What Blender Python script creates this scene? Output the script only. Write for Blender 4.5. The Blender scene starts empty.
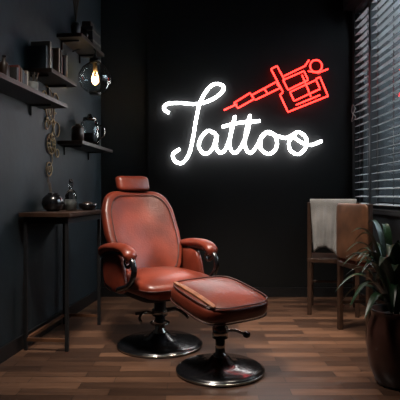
import bpy, math, random
from mathutils import Vector, Matrix
random.seed(4)
S=bpy.context.scene
# ---------------- materials ----------------
def mat(name,col,rough=.5,metal=0,noise=0,nscale=8,bump=0,bscale=60,emit=None,es=0,trans=0,coat=0,spec=.5,col2=None,ior=1.45):
    m=bpy.data.materials.new(name); m.use_nodes=True
    nt=m.node_tree; b=nt.nodes['Principled BSDF']
    b.inputs['Base Color'].default_value=(*col,1)
    b.inputs['Roughness'].default_value=rough
    b.inputs['Metallic'].default_value=metal
    b.inputs['Coat Weight'].default_value=coat
    b.inputs['Specular IOR Level'].default_value=spec
    b.inputs['Transmission Weight'].default_value=trans
    b.inputs['IOR'].default_value=ior
    tc=nt.nodes.new('ShaderNodeTexCoord')
    if noise or col2:
        n=nt.nodes.new('ShaderNodeTexNoise'); n.inputs['Scale'].default_value=nscale; n.inputs['Detail'].default_value=5
        nt.links.new(tc.outputs['Object'],n.inputs['Vector'])
        r=nt.nodes.new('ShaderNodeValToRGB')
        r.color_ramp.elements[0].position=.35; r.color_ramp.elements[1].position=.68
        c2=col2 or tuple(c*(1-noise) for c in col)
        r.color_ramp.elements[0].color=(*c2,1); r.color_ramp.elements[1].color=(*col,1)
        nt.links.new(n.outputs['Fac'],r.inputs['Fac']); nt.links.new(r.outputs['Color'],b.inputs['Base Color'])
    if bump:
        n2=nt.nodes.new('ShaderNodeTexNoise'); n2.inputs['Scale'].default_value=bscale; n2.inputs['Detail'].default_value=4
        nt.links.new(tc.outputs['Object'],n2.inputs['Vector'])
        bp=nt.nodes.new('ShaderNodeBump'); bp.inputs['Strength'].default_value=bump; bp.inputs['Distance'].default_value=.01
        nt.links.new(n2.outputs['Fac'],bp.inputs['Height']); nt.links.new(bp.outputs['Normal'],b.inputs['Normal'])
    if emit:
        b.inputs['Emission Color'].default_value=(*emit,1); b.inputs['Emission Strength'].default_value=es
    return m
M={}
M['leather']=mat('leather',(.19,.031,.015),.34,0,.55,5,.12,90)
M['leather2']=mat('leather_ottoman',(.16,.028,.014),.36,0,.55,6,.1,90)
M['tan']=mat('tan_trim',(.26,.09,.035),.42,0,.5,20)
M['seam']=mat('seam',(.04,.008,.005),.5,0,.2)
M['blackgloss']=mat('black_gloss',(.005,.005,.006),.24,0,.2,coat=.3)
M['blackmat']=mat('black_matte',(.01,.01,.011),.5,0,.3)
M['chrome']=mat('chrome',(.45,.43,.4),.2,1,.2,12)
M['wallL']=mat('wall_blue_plaster',(.0105,.0205,.027),.6,0,.45,2.2,.15,14)
M['wallB']=mat('wall_black_plaster',(.009,.0115,.0135),.6,0,.4,1.5,.12,12)
M['wallB2']=mat('wall_black_panel',(.0045,.005,.0056),.6,0,.4,1.5,.1,12,spec=.3)
M['ceil']=mat('ceiling_dark',(.01,.01,.012),.8,0,.2)
M['trim']=mat('trim_dark',(.006,.006,.007),.45,0,.2)
M['shelf']=mat('dark_shelf_wood',(.022,.013,.009),.45,0,.5,14)
M['dwood']=mat('dark_wood',(.045,.021,.012),.42,0,.5,12)
M['wood']=mat('brown_wood',(.13,.055,.026),.45,0,.5,10)
M['gold']=mat('aged_gold',(.36,.24,.11),.5,.35,.6,20)
M['glass']=mat('clear_glass',(.8,.84,.84),.03,0,0,trans=1)
M['cloth']=mat('grey_cloth',(.25,.245,.24),.9,0,.35,8,.5,120)
M['pot']=mat('brown_glaze',(.05,.02,.015),.3,0,.4,6)
M['soil']=mat('soil',(.02,.013,.008),.9,0,.4,40,.6,80)
M['leaf']=mat('leaf',(.016,.045,.018),.38,0,.6,7)
M['slat']=mat('blind_slat',(.42,.45,.46),.5,0,.1)
M['frame']=mat('window_frame_paint',(.02,.022,.025),.4,0,.2)
M['white']=mat('neon_white',(1,1,1),.4,emit=(1,1,1),es=18)
M['red']=mat('neon_red',(1,.05,.04),.4,emit=(1,.02,.015),es=9)
M['fil']=mat('filament',(1,.55,.18),.4,emit=(1,.5,.18),es=22)
M['paper']=mat('paper',(.12,.11,.09),.8,0,.2)
M['ceramic']=mat('pale_ceramic',(.2,.2,.185),.4,0,.2)
M['twig']=mat('dried_twig',(.09,.065,.045),.8,0,.4)
bookc=[(.05,.05,.05),(.3,.25,.19),(.03,.045,.055),(.17,.035,.025),(.2,.17,.14),(.015,.015,.02),(.12,.07,.04)]
BM=[mat('book_cover_%d'%i,c,.6,0,.2) for i,c in enumerate(bookc)]
# floor
def floormat():
    m=bpy.data.materials.new('parquet'); m.use_nodes=True; nt=m.node_tree; b=nt.nodes['Principled BSDF']
    tc=nt.nodes.new('ShaderNodeTexCoord')
    br=nt.nodes.new('ShaderNodeTexBrick'); br.offset=.37; br.offset_frequency=2; br.squash=1
    br.inputs['Color1'].default_value=(0,0,0,1); br.inputs['Color2'].default_value=(1,1,1,1)
    br.inputs['Mortar'].default_value=(.5,.5,.5,1)
    br.inputs['Scale'].default_value=1; br.inputs['Mortar Size'].default_value=.002
    br.inputs['Brick Width'].default_value=.46; br.inputs['Row Height'].default_value=.085; br.inputs['Bias'].default_value=0
    nt.links.new(tc.outputs['Object'],br.inputs['Vector'])
    mp=nt.nodes.new('ShaderNodeMapping'); mp.inputs['Scale'].default_value=(2.5,30,1)
    nt.links.new(tc.outputs['Object'],mp.inputs['Vector'])
    n=nt.nodes.new('ShaderNodeTexNoise'); n.inputs['Scale'].default_value=1.5; n.inputs['Detail'].default_value=6
    nt.links.new(mp.outputs['Vector'],n.inputs['Vector'])
    mx=nt.nodes.new('ShaderNodeMath'); mx.operation='MULTIPLY_ADD'; mx.inputs[1].default_value=.55
    sc=nt.nodes.new('ShaderNodeMath'); sc.operation='MULTIPLY'; sc.inputs[1].default_value=.5
    nt.links.new(n.outputs['Fac'],sc.inputs[0]); nt.links.new(br.outputs['Color'],mx.inputs[0]); nt.links.new(sc.outputs[0],mx.inputs[2])
    r=nt.nodes.new('ShaderNodeValToRGB'); e=r.color_ramp.elements
    e[0].position=.1; e[0].color=(.018,.009,.006,1); e[1].position=.9; e[1].color=(.165,.083,.048,1)
    k=e.new(.5); k.color=(.06,.03,.018,1)
    nt.links.new(mx.outputs[0],r.inputs['Fac'])
    mm=nt.nodes.new('ShaderNodeMix'); mm.data_type='RGBA'; mm.inputs['B'].default_value=(.005,.003,.002,1)
    nt.links.new(br.outputs['Fac'],mm.inputs['Factor']); nt.links.new(r.outputs['Color'],mm.inputs['A'])
    nt.links.new(mm.outputs['Result'],b.inputs['Base Color'])
    b.inputs['Roughness'].default_value=.36
    bp=nt.nodes.new('ShaderNodeBump'); bp.inputs['Strength'].default_value=.3; bp.inputs['Distance'].default_value=.004
    nt.links.new(mx.outputs[0],bp.inputs['Height']); nt.links.new(bp.outputs['Normal'],b.inputs['Normal'])
    return m
M['floor']=floormat()
# ---------------- geometry helpers ----------------
def mk(name,vs,fs,m,parent=None,smooth=True,mats=None,fm=None):
    me=bpy.data.meshes.new(name); me.from_pydata([tuple(v) for v in vs],[],fs)
    for x in (mats or [m]): me.materials.append(x)
    if fm:
        for p,i in zip(me.polygons,fm): p.material_index=i
    me.update()
    import bmesh
    bm=bmesh.new(); bm.from_mesh(me); bmesh.ops.recalc_face_normals(bm,faces=bm.faces); bm.to_mesh(me); bm.free()
    if smooth:
        for p in me.polygons: p.use_smooth=True
    o=bpy.data.objects.new(name,me); S.collection.objects.link(o)
    if parent: o.parent=parent
    return o
def empty(name,loc,rz=0):
    o=bpy.data.objects.new(name,None); S.collection.objects.link(o); o.location=loc; o.rotation_euler=(0,0,rz); o.empty_display_size=.1
    return o
def boxd(c,s,R=None):
    vs=[]
    for x in(-.5,.5):
        for y in(-.5,.5):
            for z in(-.5,.5):
                v=Vector((x*s[0],y*s[1],z*s[2]))
                if R: v=R@v
                vs.append(v+Vector(c))
    fs=[(0,1,3,2),(4,6,7,5),(0,4,5,1),(2,3,7,6),(0,2,6,4),(1,5,7,3)]
    return vs,fs
def box(name,c,s,m,parent=None,R=None,bev=0):
    vs,fs=boxd((0,0,0),s,R)
    o=mk(name,vs,fs,m,parent,smooth=False); o.location=c
    if bev:
        b=o.modifiers.new('bev','BEVEL'); b.width=bev; b.segments=3
    return o
def multi(name,parts,m,parent=None,smooth=False,mats=None,bev=0):
    vs=[];fs=[];fm=[]
    for p in parts:
        v,f=p[0],p[1]; mi=p[2] if len(p)>2 else 0
        n=len(vs); vs+=list(v); fs+=[tuple(i+n for i in q) for q in f]; fm+=[mi]*len(f)
    o=mk(name,vs,fs,m,parent,smooth,mats,fm)
    if bev:
        b=o.modifiers.new('bev','BEVEL'); b.width=bev; b.segments=2
    return o
def cat(pts,n=8,closed=False):
    P=[Vector(p) for p in pts]; out=[]
    N=len(P)
    rng=N if closed else N-1
    for i in range(rng):
        if closed: a,b,c,d=P[i-1],P[i],P[(i+1)%N],P[(i+2)%N]
        else:
            b,c=P[i],P[i+1]; a=P[i-1] if i>0 else b*2-c; d=P[i+2] if i+2<N else c*2-b
        for k in range(n):
            t=k/n
            out.append(.5*((2*b)+(c-a)*t+(2*a-5*b+4*c-d)*t*t+(3*b-a-3*c+d)*t**3))
    if not closed: out.append(P[-1])
    return out
def tubed(pts,r,seg=10,closed=False,ry=None,up=None,taper=None):
    P=[Vector(p) for p in pts];N=len(P);vs=[];fs=[]
    nrm=None
    for i in range(N):
        if closed: t=(P[(i+1)%N]-P[i-1])
        else: t=P[min(i+1,N-1)]-P[max(i-1,0)]
        t.normalize()
        if up is not None: nrm=Vector(up)-t*Vector(up).dot(t)
        elif nrm is None:
            a=Vector((0,0,1)) if abs(t.z)<.9 else Vector((1,0,0)); nrm=a-t*a.dot(t)
        else: nrm=nrm-t*nrm.dot(t)
        nrm.normalize(); bn=t.cross(nrm)
        k=taper(i/(N-1)) if taper else 1
        for j in range(seg):
            a=2*math.pi*j/seg
            vs.append(P[i]+(nrm*math.cos(a)*(ry or r)+bn*math.sin(a)*r)*k)
    for i in range(N if closed else N-1):
        for j in range(seg):
            a=i*seg+j;b=i*seg+(j+1)%seg;i2=(i+1)%N
            fs.append((a,b,i2*seg+(j+1)%seg,i2*seg+j))
    if not closed:
        fs.append(tuple(range(seg))[::-1]); fs.append(tuple((N-1)*seg+j for j in range(seg)))
    return vs,fs
def tube(name,pts,r,m,parent=None,**k):
    v,f=tubed(pts,r,**k); return mk(name,v,f,m,parent)
def lathed(prof,c=(0,0,0),seg=40):
    vs=[];fs=[];N=len(prof)
    for r,z in prof:
        for j in range(seg):
            a=2*math.pi*j/seg; vs.append(Vector((c[0]+r*math.cos(a),c[1]+r*math.sin(a),c[2]+z)))
    for i in range(N-1):
        for j in range(seg):
            fs.append((i*seg+j,i*seg+(j+1)%seg,(i+1)*seg+(j+1)%seg,(i+1)*seg+j))
    if prof[0][0]>1e-4: fs.append(tuple(range(seg))[::-1])
    if prof[-1][0]>1e-4: fs.append(tuple((N-1)*seg+j for j in range(seg)))
    return vs,fs
def lathe(name,prof,m,parent=None,c=(0,0,0),seg=40):
    prof=[(max(r,.0005),z) for r,z in prof]
    v,f=lathed(prof,c,seg); return mk(name,v,f,m,parent)
def sgp(v,e): return math.copysign(abs(v)**e,v)
def superd(fn,ev=.4,eh=.35,U=72,V=28):
    vs=[];fs=[]
    for i in range(V+1):
        ph=-math.pi/2+math.pi*i/V
        for j in range(U):
            th=2*math.pi*j/U
            cp=sgp(math.cos(ph),ev) if 0<i<V else .001
            vs.append(Vector(fn(cp*sgp(math.cos(th),eh),cp*sgp(math.sin(th),eh),sgp(math.sin(ph),ev))))
    for i in range(V):
        for j in range(U): fs.append((i*U+j,i*U+(j+1)%U,(i+1)*U+(j+1)%U,(i+1)*U+j))
    fs.append(tuple(range(U))[::-1]); fs.append(tuple(V*U+j for j in range(U)))
    return vs,fs
def lerp(tab,x):
    if x<=tab[0][0]: return tab[0][1]
    for (a,b),(c,d) in zip(tab,tab[1:]):
        if x<=c:
            t=(x-a)/(c-a); t=t*t*(3-2*t)*.5+t*.5; return b+(d-b)*t
    return tab[-1][1]
# ---------------- camera ----------------
cam=bpy.data.cameras.new('camera'); co=bpy.data.objects.new('camera',cam); S.collection.objects.link(co)
co.location=(0,0,1.0); co.rotation_euler=(math.pi/2,0,0); cam.lens=45; cam.sensor_width=36; cam.shift_y=-.0125; cam.clip_start=.05
S.camera=co
# ---------------- room ----------------
YB=4.95; XR=1.5; H=3.2; YF=-1.2
def wx(y): return -1.528+.1107*y
ang=-math.atan(.1107)
box('floor',(0,1.9,-.05),(4.2,6.6,.1),M['floor'])
box('ceiling',(0,1.9,H+.05),(4.2,6.6,.1),M['ceil'])
box('wall_back',(0,YB+.06,H/2),(4.2,.12,H),M['wallB'])
box('wall_front',(0,YF-.06,H/2),(4.2,.12,H),M['wallL'])
vs=[(wx(YF),YF,0),(wx(YB),YB,0),(wx(YB)-.12,YB,0),(wx(YF)-.12,YF,0)]
vs+=[(a,b,H) for a,b,_ in vs]
mk('wall_left',vs,[(0,1,2,3),(4,5,6,7),(0,1,5,4),(1,2,6,5),(2,3,7,6),(3,0,4,7)],M['wallL'],smooth=False)
px=-.515
box('wall_back_panel',((px+XR)/2,YB-.0125,H/2),(XR-px,.025,H),M['wallB2'])
wy0,wy1,wz0,wz1=2.5,4.86,.88,2.80
T=.14
parts=[boxd((XR+T/2,(YF+wy0)/2,H/2),(T,wy0-YF,H)),boxd((XR+T/2,(wy1+YB)/2,H/2),(T,YB-wy1,H)),
 boxd((XR+T/2,(wy0+wy1)/2,wz0/2),(T,wy1-wy0,wz0)),boxd((XR+T/2,(wy0+wy1)/2,(wz1+H)/2),(T,wy1-wy0,H-wz1))]
multi('wall_right',parts,M['wallB'])
wn=empty('window_1',(XR+.1,(wy0+wy1)/2,(wz0+wz1)/2))
hy=(wy1-wy0)/2; hz=(wz1-wz0)/2
fr=[boxd((0,-hy+.03,0),(.06,.06,2*hz)),boxd((0,hy-.03,0),(.06,.06,2*hz)),boxd((0,0,hz-.03),(.06,2*hy,.06)),boxd((0,0,-hz+.03),(.06,2*hy,.06))]
ym=4.44-(wy0+wy1)/2
fr+=[boxd((0,ym,0),(.06,.05,2*hz)),boxd((0,ym-1.0,0),(.06,.05,2*hz))]
multi('window_frame',fr,M['frame'],wn)
box('window_pane',(.0,0,0),(.006,2*hy-.06,2*hz-.06),M['glass'],wn)
bl=empty('venetian_blind',(XR+.03,0,0))
parts=[]
z=wz0+.04
Rm=Matrix.Rotation(math.radians(-12),3,'Y')
while z<wz1-.05:
    parts.append(boxd((0,(wy0+4.40)/2+.0,z),(.055,4.40-wy0-.04,.003),Rm))
    parts.append(boxd((0,(4.47+wy1)/2,z),(.055,wy1-4.47-.02,.003),Rm))
    z+=.068
multi('slats',parts,M['slat'],bl)
parts=[boxd((0,y,(wz0+wz1)/2),(.004,.012,wz1-wz0-.04)) for y in(2.8,3.4,3.95,4.3,4.56,4.78)]
parts+=[boxd((0,(wy0+wy1)/2,wz1-.02),(.05,wy1-wy0-.01,.035))]
multi('ladder_tapes',parts,M['frame'],bl)
box('blind_stile',(0,4.435,(wz0+wz1)/2),(.055,.045,wz1-wz0-.05),M['frame'],bl)
box('trim_1',(XR-.05,3.6,wz1+.06),(.1,2.6,.12),M['trim'])
box('trim_2',(XR-.025,3.6,wz0-.02),(.05,2.55,.035),M['trim'])
box('baseboard_back',((wx(YB)+XR)/2,YB-.035,.045),(XR-wx(YB)-.03,.02,.09),M['trim'])
R=Matrix.Rotation(ang,3,'Z')
box('baseboard_left',(wx(1.9)+.011,1.9,.045),(.018,6.1,.09),M['trim'],R=R)
box('baseboard_right',(XR-.01,1.85,.045),(.02,6.0,.09),M['trim'])
# ---------------- neon signs ----------------
D=4.885
def W(p): return Vector(((p[0]-200)*D/500,0,(195-p[1])*D/500))
ns=empty('neon_lettering_sign',(0,D,1.0))
st1=[(169,113),(164,109),(167,104),(180,103),(196,104),(211,100),(222,92),(223,86),(215,84),(207,90),(200,103),(196,120),(193,138),(189,154),(182,163),(175,161),(173,154),(180,149)]
st2=[(216,134),(208,131),(201,138),(199,147),(205,154),(213,148),(217,135),(216,147),(221,153),(227,146),(232,130),(235,116)]
st3=[(235,116),(231,132),(230,147),(235,153),(242,145),(248,130),(250,115)]
st4=[(250,115),(246,132),(245,146),(250,153),(257,146),(262,136),(269,132),(276,138),(276,148),(269,154),(261,149),(261,139),(267,133),(277,136),(286,138),(294,134)]
st5=[(294,134),(289,142),(291,151),(299,154),(306,147),(306,138),(299,132),(294,135),(299,141),(310,145),(322,141)]
st6=[(222,127),(238,123),(260,121)]
for i,s in enumerate([st1,st2,st3,st4,st5,st6]):
    tube('glass_tube_%d'%(i+1),cat([W(p)+Vector((0,-.006*(i%2),0)) for p in s],7),.0145,M['white'],ns,seg=8)
so=[boxd(W(p)+Vector((0,.022,0)),(.012,.036,.012)) for p in[(180,103),(196,120),(207,132),(232,130),(262,137),(299,154),(248,130)]]
multi('standoffs',so,M['blackmat'],ns)
nm=empty('neon_tattoo_machine_sign',(0,D,1.0))
red=[[(224,110),(237,104)],
 [(234,103),(250,93),(254,99),(238,108),(234,103)],
 [(252,95),(276,82),(280,88),(255,100)],
 [(264,88.5),(268,94)],
 [(271,69),(277,66),(284,79)],
 [(271,69),(283,92),(280,95),(288,112),(328,96),(320,77),(316,79)],
 [(283,80),(304,71),(308,80),(288,90),(283,80)],
 [(290,92),(316,80),(320,89),(294,101),(290,92)],
 [(296,105),(320,95)],
 [(302,75),(311,97)],
 [(284,76),(305,66),(309,60)],[(308,71),(318,73),(328,69)]]
for i,s in enumerate(red):
    pts=[]
    for a,b in zip(s,s[1:]):
        for k in range(6): pts.append(W(a).lerp(W(b),k/6))
    pts.append(W(s[-1]))
    tube('red_tube_%d'%(i+1),pts,.0072,M['red'],nm,seg=8)
tube('red_ring',[W((316+6*math.cos(a*math.pi/10),66+6*math.sin(a*math.pi/10))) for a in range(20)],.0072,M['red'],nm,seg=8,closed=True)
multi('standoffs',[boxd(W(p)+Vector((0,.022,0)),(.012,.036,.012)) for p in[(230,107),(264,88.5),(277,66),(327,96),(304,71)]],M['blackmat'],nm)
# ---------------- barber chair ----------------
ch=empty('barber_chair',(-.267,3.33,0),math.radians(-56.5))
def basedisc(parent,r):
    lathe('base_disc',[(0,0),(r,0),(r,.012),(r*.985,.022),(r*.9,.032),(r*.5,.045),(r*.28,.06),(r*.2,.085),(0,.09)],M['blackgloss'],parent,seg=64)
    v,f=tubed([(r*.985*math.cos(a*math.pi/32),r*.985*math.sin(a*math.pi/32),.012) for a in range(64)],.007,closed=True,up=(0,0,1)); mk('base_rim',v,f,M['chrome'],parent)
basedisc(ch,.283)
lathe('column',[(0,.06),(.045,.06),(.045,.1),(.034,.105),(.034,.2),(.052,.2),(.052,.24),(.04,.245),(.04,.34),(0,.34)],M['chrome'],ch)
multi('mechanism',[boxd((0,0,.35),(.3,.22,.03)),boxd((0,0,.325),(.16,.12,.04)),boxd((-.05,-.11,.22),(.02,.09,.02)),boxd((-.05,.11,.22),(.02,.09,.02))],M['blackmat'],ch,bev=.004)
tube('pump_lever',cat([(0,-.05,.22),(.0,-.12,.235),(.04,-.17,.215),(.1,-.19,.2)],6),.009,M['chrome'],ch)
tube('recline_lever',cat([(0,.05,.22),(.05,.1,.235),(.12,.12,.215),(.16,.12,.2)],6),.009,M['chrome'],ch)
tube('lock_ring',[(.06*math.cos(a*math.pi/12),.06*math.sin(a*math.pi/12),.15) for a in range(24)],.007,M['chrome'],ch,closed=True,up=(0,0,1))
def seatf(a,b,c):
    x=a*.3+.035; y=b*.265
    z=.428+c*.06
    if c>0: z+= .025*(1-a*a)*(1-b*b) 
    if a>.5: z-=(a-.5)**2*.08
    return(x,y,z)
v,f=superd(seatf,.5,.32); mk('seat_cushion',v,f,M['leather'],ch)
v,f=superd(lambda a,b,c:(a*.26+.02,b*.24,.368+c*.022),.3,.25); mk('seat_frame',v,f,M['blackmat'],ch)
def ring(hx,hy,e,n=64): return [(hx*sgp(math.cos(2*math.pi*i/n),e),hy*sgp(math.sin(2*math.pi*i/n),e)) for i in range(n)]
v,f=tubed([(x+.035,y,.428) for x,y in ring(.302,.267,.32)],.004,closed=True,up=(0,0,1),seg=6); mk('seat_piping',v,f,M['seam'],ch)
HW=[(0,.2),(.15,.235),(.35,.275),(.55,.286),(.75,.277),(.9,.257),(1,.242)]
def backf(a,b,c):
    h=(b+1)/2; hw=lerp(HW,h); y=a*hw
    lean=-.17-.25*h-.03*math.sin(h*math.pi)+.03*(1-h)
    x=lean+.085*(a*a)*(1-.5*h)+c*(.055+.018*math.sin(math.pi*h))
    if c>0: x+=.022*math.cos(a*math.pi/2)*math.sin(math.pi*min(1,h*1.2))
    return(x,y,.44+.59*h)
v,f=superd(backf,.55,.36,U=96,V=30); mk('backrest',v,f,M['leather'],ch)
pp=[]
for i in range(80):
    t=2*math.pi*i/80; pp.append(backf(.84*sgp(math.cos(t),.4),.9*sgp(math.sin(t),.4),.93))
v,f=tubed(pp,.0035,closed=True,seg=6); mk('backrest_seam',v,f,M['seam'],ch)
v,f=superd(lambda a,b,c:(-.415+c*.045-.02*b,a*.125,1.085+b*.055),.55,.36); mk('headrest',v,f,M['leather'],ch)
tube('headrest_post',[(-.43,0,.95),(-.43,0,1.06)],.02,M['chrome'],ch)
v,f=superd(lambda a,b,c:(-.255-.12*(b+1)/2*1.1+c*.02,a*.17,.62+b*.2),.4,.4); mk('back_shell',v,f,M['blackmat'],ch)
for sgn,nm_ in((-1,'right'),(1,'left')):
    y=.3*sgn
    path=cat([(-.27,y,.60),(-.2,y,.645),(-.05,y,.668),(.09,y,.668),(.165,y,.643),(.187,y,.6)],8)
    v,f=tubed(path,.045,seg=16,ry=.028,up=(0,0,1),taper=lambda t:min(1,.55+3*t,.6+3*(1-t))); mk('arm_pad_'+nm_,v,f,M['leather'],ch)
    tube('arm_frame_'+nm_,cat([(-.26,y,.585),(-.1,y,.632),(.08,y,.635),(.19,y,.61),(.228,y,.55),(.20,y,.485),(.13,y,.44),(.0,y,.40),(-.06,y*.8,.375)],7),.018,M['blackgloss'],ch)
    tube('arm_scroll_'+nm_,cat([(.2,y,.60),(.16,y,.565),(.12,y,.56),(.1,y,.585),(.12,y,.61),(.145,y,.6),(.14,y,.585)],6),.010,M['blackgloss'],ch)
    tube('arm_brace_'+nm_,cat([(-.22,y,.6),(-.24,y,.5),(-.18,y,.42),(-.08,y,.39)],7),.015,M['blackgloss'],ch)
    def sf(a,b,c): return(-.085+a*.155*(1-.12*b)-.02*b,y-.01*sgn+c*.026,.5+b*.125)
    v,f=superd(sf,.5,.5); mk('side_panel_'+nm_,v,f,M['leather'],ch)
# ---------------- ottoman ----------------
ot=empty('leather_ottoman',(.115,2.84,0),math.radians(-53))
basedisc(ot,.25)
lathe('column',[(0,.06),(.04,.06),(.04,.1),(.028,.105),(.028,.19),(.045,.19),(.045,.25),(.032,.25),(.032,.35),(0,.35)],M['chrome'],ot)
multi('bracket',[boxd((0,0,.335),(.2,.16,.025)),boxd((.0,0,.31),(.1,.1,.04))],M['blackmat'],ot,bev=.004)
tube('height_lever',cat([(0,.03,.22),(.03,.08,.225),(.08,.11,.21)],6),.008,M['chrome'],ot)
v,f=superd(lambda a,b,c:(.09+a*.02,.12+b*.02,.207+c*.018),.8,.8,24,12); mk('lever_knob',v,f,M['blackgloss'],ot)
tl=math.radians(12)
def otf(a,b,c):
    x=a*.225-.01;y=b*.238;z=c*.056
    if c>0: z+=.026*(1-a*a)*(1-b*b)
    x2=x*math.cos(tl)+z*math.sin(tl); z2=-x*math.sin(tl)+z*math.cos(tl)
    return(x2,y,z2+.405)
v,f=superd(otf,.52,.48); mk('cushion',v,f,M['leather2'],ot)
pp=[otf(.96*sgp(math.cos(2*math.pi*i/80),.48),.96*sgp(math.sin(2*math.pi*i/80),.48),.82) for i in range(80)]
v,f=tubed(pp,.0045,closed=True,seg=6); mk('piping',v,f,M['seam'],ot)
pp=[otf(.985*sgp(math.cos(2*math.pi*i/80),.48),.985*sgp(math.sin(2*math.pi*i/80),.48),-.7) for i in range(80)]
v,f=tubed(pp,.005,closed=True,seg=6); mk('lower_piping',v,f,M['seam'],ot)
def bandf(a,b,c): 
    p=otf(a*.84,-.8+b*.06,1); return (p[0],p[1],p[2]-.004+c*.005)
v,f=superd(bandf,.4,.3); mk('trim_band',v,f,M['tan'],ot)
# ---------------- console table ----------------
tb=empty('console_table',(wx(3.2)+.012,3.2,0),ang)
L=.72;Dp=.34;zt=.885
box('table_top',(Dp/2,L/2,zt-.0125),(Dp,L,.028),M['dwood'],tb,bev=.003)
lg=[]
for x in(.035,Dp-.03):
    for y in(.03,L-.03): lg.append(boxd((x,y,(zt-.027)/2),(.022,.022,zt-.027)))
lg+=[boxd((Dp/2,.03,zt-.05),(Dp-.07,.018,.04)),boxd((Dp/2,L-.03,zt-.05),(Dp-.07,.018,.04)),boxd((Dp-.03,L/2,zt-.05),(.018,L-.07,.04))]
multi('legs',lg,M['blackmat'],tb,bev=.002)
multi('stretchers',[boxd((Dp/2,L-.03,.07),(Dp-.07,.02,.02)),boxd((Dp/2,.03,.07),(Dp-.07,.02,.02)),boxd((.035,L/2,.07),(.02,L-.07,.02))],M['wood'],tb)
tz=zt+.0015
jar=empty('round_black_vase',(-1.03,3.5,tz))
lathe('body',[(0,0),(.04,0),(.065,.02),(.077,.055),(.07,.09),(.045,.115),(.035,.12),(.035,.128),(.028,.128),(.028,.11),(.0,.1)],M['blackgloss'],jar)
for i,(dx,dy,h) in enumerate([(-.035,.0,.25),(-.045,.02,.22),(-.02,.01,.2)]):
    tube('reed_%d'%i,[(0,0,.1),(dx*.5,dy*.5,h*.6),(dx,dy,h)],.003,M['twig'],jar,seg=6)
bt=empty('glass_bottle',(-.945,3.66,tz))
lathe('glass',[(0,0),(.038,0),(.042,.01),(.042,.11),(.03,.14),(.014,.155),(.014,.19),(.018,.192),(.018,.2),(0,.2)],M['glass'],bt)
lathe('liquid',[(0,.008),(.034,.008),(.036,.08),(0,.08)],M['ceramic'],bt)
lathe('stopper',[(0,.2),(.012,.2),(.016,.215),(.01,.23),(0,.232)],M['blackgloss'],bt)
bw=empty('dark_bowl',(-.835,3.72,tz))
lathe('bowl',[(0,0),(.035,0),(.06,.02),(.07,.05),(.066,.05),(.055,.025),(0,.015)],M['blackgloss'],bw)
lathe('contents',[(0,.03),(.05,.035),(.03,.06),(0,.066)],M['dwood'],bw)
cn=empty('brush_cup',(-1.05,3.84,tz))
lathe('cup',[(0,0),(.028,0),(.03,.08),(.026,.08),(.025,.01),(0,.01)],M['blackmat'],cn)
# ---------------- shelves ----------------
def shelf(y0,y1,z,dep,name='wall_shelf'):
    e=empty(name,(wx(y0),y0,z),ang); L=(y1-y0)
    box('board',(dep/2,L/2,-.014),(dep,L,.028),M['shelf'],e,bev=.002)
    multi('brackets',[boxd((dep*.4,L*.15,-.034),(dep*.7,.012,.012)),boxd((dep*.4,L*.85,-.034),(dep*.7,.012,.012)),boxd((.01,L*.15,-.06),(.012,.012,.08)),boxd((.01,L*.85,-.06),(.012,.012,.08))],M['blackmat'],e)
    return e
shelf(2.45,3.56,1.64,.2)
shelf(3.28,3.74,1.83,.2)
shelf(3.86,4.68,1.42,.2)
shelf(3.84,4.42,2.24,.2)
def P(y,off,z): return (wx(y)+off,y,z)
def books(y,z,n,hmin,hmax,tmin,tmax,dep=.14,name='row_of_books',k0=2):
    e_vs=[];yy=0
    for i in range(n):
        t=random.uniform(tmin,tmax);h=random.uniform(hmin,hmax);d=dep*random.uniform(.85,1)
        mi=(i*3+k0)%len(BM)
        v,f=boxd((d/2,yy+t/2,h/2),(d,t*.96,h)); e_vs.append((v,f,mi))
        yy+=t
    o=multi(name,e_vs,None,mats=BM,bev=.001); o.location=P(y,.02,z); o.rotation_euler=(0,0,ang)
    return o
books(3.31,1.8315,5,.15,.21,.02,.03)
books(3.48,1.8315,9,.14,.2,.012,.022,.15,k0=1)
books(2.95,1.6415,6,.09,.14,.02,.03,.12,k0=0)
def bottle(name,y,off,z,r,h,m,capm=None):
    e=empty(name,P(y,off,z))
    lathe('body',[(0,0),(r*.95,0),(r,.01),(r,h*.6),(r*.7,h*.72),(r*.3,h*.8),(r*.3,h*.95),(0,h*.95)],m,e)
    lathe('cap',[(0,h*.94),(r*.38,h*.94),(r*.38,h),(0,h)],capm or M['blackgloss'],e)
bottle('dark_bottle',2.72,.1,1.6415,.035,.22,M['blackgloss'])
bottle('dark_bottle',2.84,.1,1.6415,.03,.15,M['dwood'])
cp=empty('brush_holder',P(3.2,.1,1.6415))
lathe('cup',[(0,0),(.035,0),(.038,.08),(.033,.08),(.03,.01),(0,.01)],M['ceramic'],cp)
for i in range(7):
    a=i*.9; tube('brush_%d'%i,[(.01*math.cos(a),.01*math.sin(a),.02),(.04*math.cos(a),.04*math.sin(a),.14)],.003,M['twig'],cp,seg=6)
gj=empty('lidded_glass_jar',P(4.25,.12,1.4215))
lathe('glass',[(0,0),(.07,0),(.078,.02),(.085,.13),(.075,.19),(.055,.21),(.05,.21),(.07,.18),(.078,.13),(.072,.02),(0,.012)],M['glass'],gj)
lathe('lid',[(0,.212),(.058,.212),(.055,.235),(.02,.245),(.014,.265),(.0,.27)],M['chrome'],gj)
lathe('contents',[(0,.015),(.066,.02),(.07,.1),(0,.1)],M['blackmat'],gj)
tube('handle',cat([(.075,-.02,.17),(.125,-.03,.15),(.125,-.03,.08),(.08,-.02,.05)],6),.007,M['chrome'],gj)
mg=empty('metal_canister',P(4.02,.1,1.4215))
lathe('body',[(0,0),(.05,0),(.05,.11),(.04,.13),(.02,.14),(.02,.15),(0,.15)],M['dwood'],mg)
bx=empty('vintage_camera',P(4.27,.1,2.2415),ang)
box('body',(0,0,.085),(.15,.2,.17),M['blackmat'],bx,bev=.008)
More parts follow.
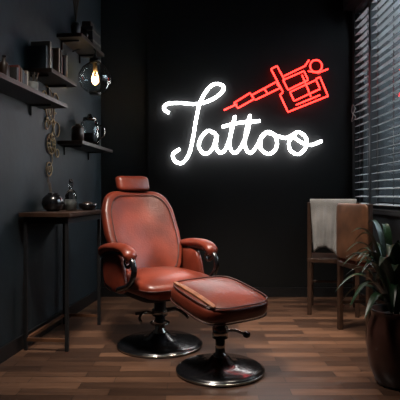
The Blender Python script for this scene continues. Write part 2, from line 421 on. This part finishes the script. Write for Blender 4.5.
multi('banding',[boxd((0,0,.05),(.154,.204,.01)),boxd((0,0,.13),(.154,.204,.01))],M['paper'],bx)
box('viewfinder',(0,0,.2),(.08,.09,.06),M['dwood'],bx,bev=.006)
v,f=tubed([(0,-.10,.09),(0,-.14,.09)],.045,seg=24); mk('lens',v,f,M['blackgloss'],bx)
tw=empty('dried_branches',P(3.95,.11,2.2415))
lathe('pot',[(0,0),(.03,0),(.04,.08),(.03,.12),(.02,.12),(0,.1)],M['blackmat'],tw)
for i in range(12):
    a=i*2.4; r=.06+.01*(i%3); pts=cat([(0,0,.1),(.3*r*math.cos(a),.3*r*math.sin(a),.3),(r*math.cos(a),r*math.sin(a),.5+.03*(i%4))],5)
    tube('twig_%d'%i,pts,.003,M['twig'],tw,seg=5)
# glass lamp
lp=empty('glass_globe_lamp',(-.87,4.15,1.97))
lathe('globe',[(.04,.135),(.055,.125),(.105,.085),(.135,.03),(.138,-.02),(.115,-.075),(.07,-.115),(0,-.13),(0,-.127),(.068,-.112),(.112,-.073),(.135,-.02),(.132,.03),(.103,.082),(.055,.12),(.038,.13)],M['glass'],lp)
lathe('cap',[(0,.2),(.012,.195),(.02,.17),(.045,.16),(.047,.128),(0,.128)],M['blackmat'],lp)
lathe('bulb_socket',[(0,.13),(.018,.13),(.018,.06),(0,.055)],M['gold'],lp)
tube('filament',cat([(-.012,0,.05),(-.026,0,-.01),(-.01,0,-.05),(.01,0,-.05),(.026,0,-.01),(.012,0,.05)],6),.003,M['fil'],lp,seg=6)
lathe('bottom_dish',[(0,-.14),(.04,-.14),(.05,-.128),(.03,-.118),(0,-.122)],M['blackmat'],lp)
tube('bracket_arm',cat([(0,0,.19),(0,0,.235),(-.07,.0,.26),(wx(4.15)+.87+.01,0,.22)],8),.007,M['blackmat'],lp)
# gold relief on the left wall
orn=empty('gold_wall_ornament',(wx(3.7)+.004,3.7,1.52),ang)
def OR(u,v): return Vector((.006,u,v))
for i,(u,v_,r) in enumerate([(.0,.1,.075),(.0,.1,.035),(.12,-.02,.055),(.1,.2,.05),(-.1,.2,.03),(.02,-.14,.075),(.02,-.14,.03),(-.06,-.01,.03),(.13,-.2,.03),(-.02,-.33,.05),(-.02,-.33,.02)]):
    tube('ring_%d'%i,[OR(u+r*math.cos(a*math.pi/12),v_+r*math.sin(a*math.pi/12)) for a in range(24)],.0055,M['gold'],orn,closed=True,seg=6)
for i in range(8):
    a=i*math.pi/4; tube('ray_%d'%i,[OR(.075*math.cos(a),.1+.075*math.sin(a)),OR(.1*math.cos(a),.1+.1*math.sin(a))],.009,M['gold'],orn,seg=6)
    tube('petal_%d'%i,[OR(.02+.03*math.cos(a),-.14+.03*math.sin(a)),OR(.02+.07*math.cos(a),-.14+.07*math.sin(a))],.008,M['gold'],orn,seg=6)
tube('stem_a',cat([OR(-.08,.28),OR(.02,.24),OR(.0,.1),OR(.05,-.02),OR(.0,-.14),OR(.04,-.26),OR(-.02,-.33)],6),.004,M['gold'],orn,seg=6)
hk=empty('wall_hook_with_cord',(1.485,4.78,1.83))
tube('cord',cat([(0,0,0),(-.03,-.02,.03),(-.04,-.02,-.04),(-.005,-.03,-.09),(-.04,-.02,-.13),(-.02,-.01,-.05),(0,0,0)],6),.004,M['ceramic'],hk,seg=6)
# ---------------- right chairs ----------------
c1=empty('wooden_chair',(1.15,4.32,0),math.radians(75))
def wchair(e,m,w=.42,d=.42,hb=.94,sh=.46):
    p=[]
    for sx in(-1,1):
        for sy in(-1,1):
            h=hb if sx<0 else sh
            p.append(boxd((sx*(d/2-.02),sy*(w/2-.02),h/2),(.035,.035,h)))
    for sy in(-1,1): p.append(boxd((0,sy*(w/2-.02),.2),(d-.05,.02,.025)))
    p.append(boxd((0,0,.25),(.02,w-.06,.02)))
    multi('frame',p,m,e,bev=.004)
    box('seat',(.0,0,sh-.005),(d,w,.04),m,e,bev=.01)
wchair(c1,M['dwood'])
multi('back_rails',[boxd((-.19,0,.9),(.025,.36,.06)),boxd((-.19,0,.7),(.025,.36,.04))],M['dwood'],c1,bev=.004)
tw2=empty('draped_towel',c1.location[:],math.radians(75))
vs=[];fs=[];NU=28;NV=24
prof=[(-.235,.5),(-.237,.6),(-.235,.75),(-.232,.9),(-.225,.952),(-.19,.968),(-.158,.952),(-.15,.9),(-.147,.75),(-.145,.6)]
pr=cat([(a,0,b) for a,b in prof],3)
for i,p in enumerate(pr):
    for j in range(NU+1):
        u=j/NU*2-1
        wv=.016*math.sin(u*9+i*.12)*(1 if i<len(pr)/2 else -1)*min(1,abs(p.z-.97)*5)
        z=p.z+(.07*math.sin(u*2.2+.5)*(1-i/8) if i<8 else 0)
        vs.append((p.x-abs(wv)*1.2 if i<len(pr)/2 else p.x+abs(wv),u*(.185-.03*(1-min(1,i/12))),z))
for i in range(len(pr)-1):
    for j in range(NU): fs.append((i*(NU+1)+j,i*(NU+1)+j+1,(i+1)*(NU+1)+j+1,(i+1)*(NU+1)+j))
o=mk('cloth',vs,fs,M['cloth'],tw2); sm=o.modifiers.new('s','SOLIDIFY'); sm.thickness=.006
c2=empty('panel_back_chair',(1.255,3.58,0),math.radians(14))
wchair(c2,M['dwood'],.42,.38,.94,.5)
v,f=superd(lambda a,b,c:(-.18+c*.02-.02*(1-a*a),a*.205,.74+b*.2),.3,.2); mk('back_panel',v,f,M['wood'],c2)
v,f=superd(lambda a,b,c:(a*.19,b*.21,.53+c*.03),.4,.3); mk('seat_pad',v,f,M['leather2'],c2)
# ---------------- plant ----------------
pl=empty('potted_plant',(1.04,2.65,0))
lathe('pot',[(0,0),(.09,0),(.105,.01),(.14,.1),(.152,.2),(.145,.3),(.125,.36),(.13,.385),(.135,.395),(.12,.395),(.112,.36),(0,.35)],M['pot'],pl)
lathe('soil',[(0,.35),(.112,.352),(.06,.37),(0,.375)],M['soil'],pl)
lv=[];
def leaf(az,reach,height,w,droop):
    n=14; pts=[]
    for i in range(n+1):
        t=i/n
        r=.03+reach*t**1.3; z=.36+height*math.sin(min(t*1.15,1)*math.pi/2)-droop*t**3
        pts.append(Vector((r*math.cos(az),r*math.sin(az),z)))
    vs=[];fs=[]
    for i,p in enumerate(pts):
        t=i/n; tt=max(0,(t-.25)/.75); ww=w*(.10 if t<.25 else .10+.9*math.sin(math.pi*tt**.75)**.9) if t<.999 else .001
        side=Vector((-math.sin(az),math.cos(az),0))
        for k in(-1,-.5,0,.5,1):
            q=p+side*k*ww+Vector((0,0,abs(k)*ww*.35))
            q.x=min(q.x,.43)
            vs.append(q)
    for i in range(n):
        for k in range(4): fs.append((i*5+k,i*5+k+1,(i+1)*5+k+1,(i+1)*5+k))
    return vs,fs
for i in range(60):
    az=i*2.399+random.uniform(-.2,.2)
    k=i/60
    lv.append(leaf(az,random.uniform(.12,.22)+.12*k,random.uniform(.42,.56)-.26*k,random.uniform(.018,.028),random.uniform(.02,.1)+.16*k*random.random()))
multi('leaves',lv,M['leaf'],pl,smooth=True)
# ---------------- lights ----------------
def area(name,loc,tgt,size,pw,col,spread=180):
    l=bpy.data.lights.new(name,'AREA'); l.energy=pw; l.size=size; l.color=col; l.spread=math.radians(spread)
    o=bpy.data.objects.new(name,l); S.collection.objects.link(o); o.location=loc
    o.rotation_euler=(Vector(tgt)-Vector(loc)).to_track_quat('-Z','Y').to_euler(); return o
area('ceiling_key_light',(-.55,2.3,3.05),(-.12,3.2,.5),.4,20,(1,.9,.8),60)
area('ceiling_spot_light',(.8,3.0,3.1),(.7,3.75,0),.4,14,(1,.88,.75),60)
area('daylight',(3.0,3.6,2.6),(1.2,3.6,1.4),2.2,160,(.75,.88,1))
pt=bpy.data.lights.new('globe_lamp_light','POINT'); pt.energy=3.5; pt.color=(1,.65,.35); pt.shadow_soft_size=.03
po=bpy.data.objects.new('globe_lamp_light',pt); S.collection.objects.link(po); po.location=(-.87,4.15,1.95)
w=bpy.data.worlds.new('world'); S.world=w; w.use_nodes=True
bg=w.node_tree.nodes['Background']; bg.inputs['Color'].default_value=(.42,.5,.56,1); bg.inputs['Strength'].default_value=1.1
S.view_settings.view_transform='Standard'
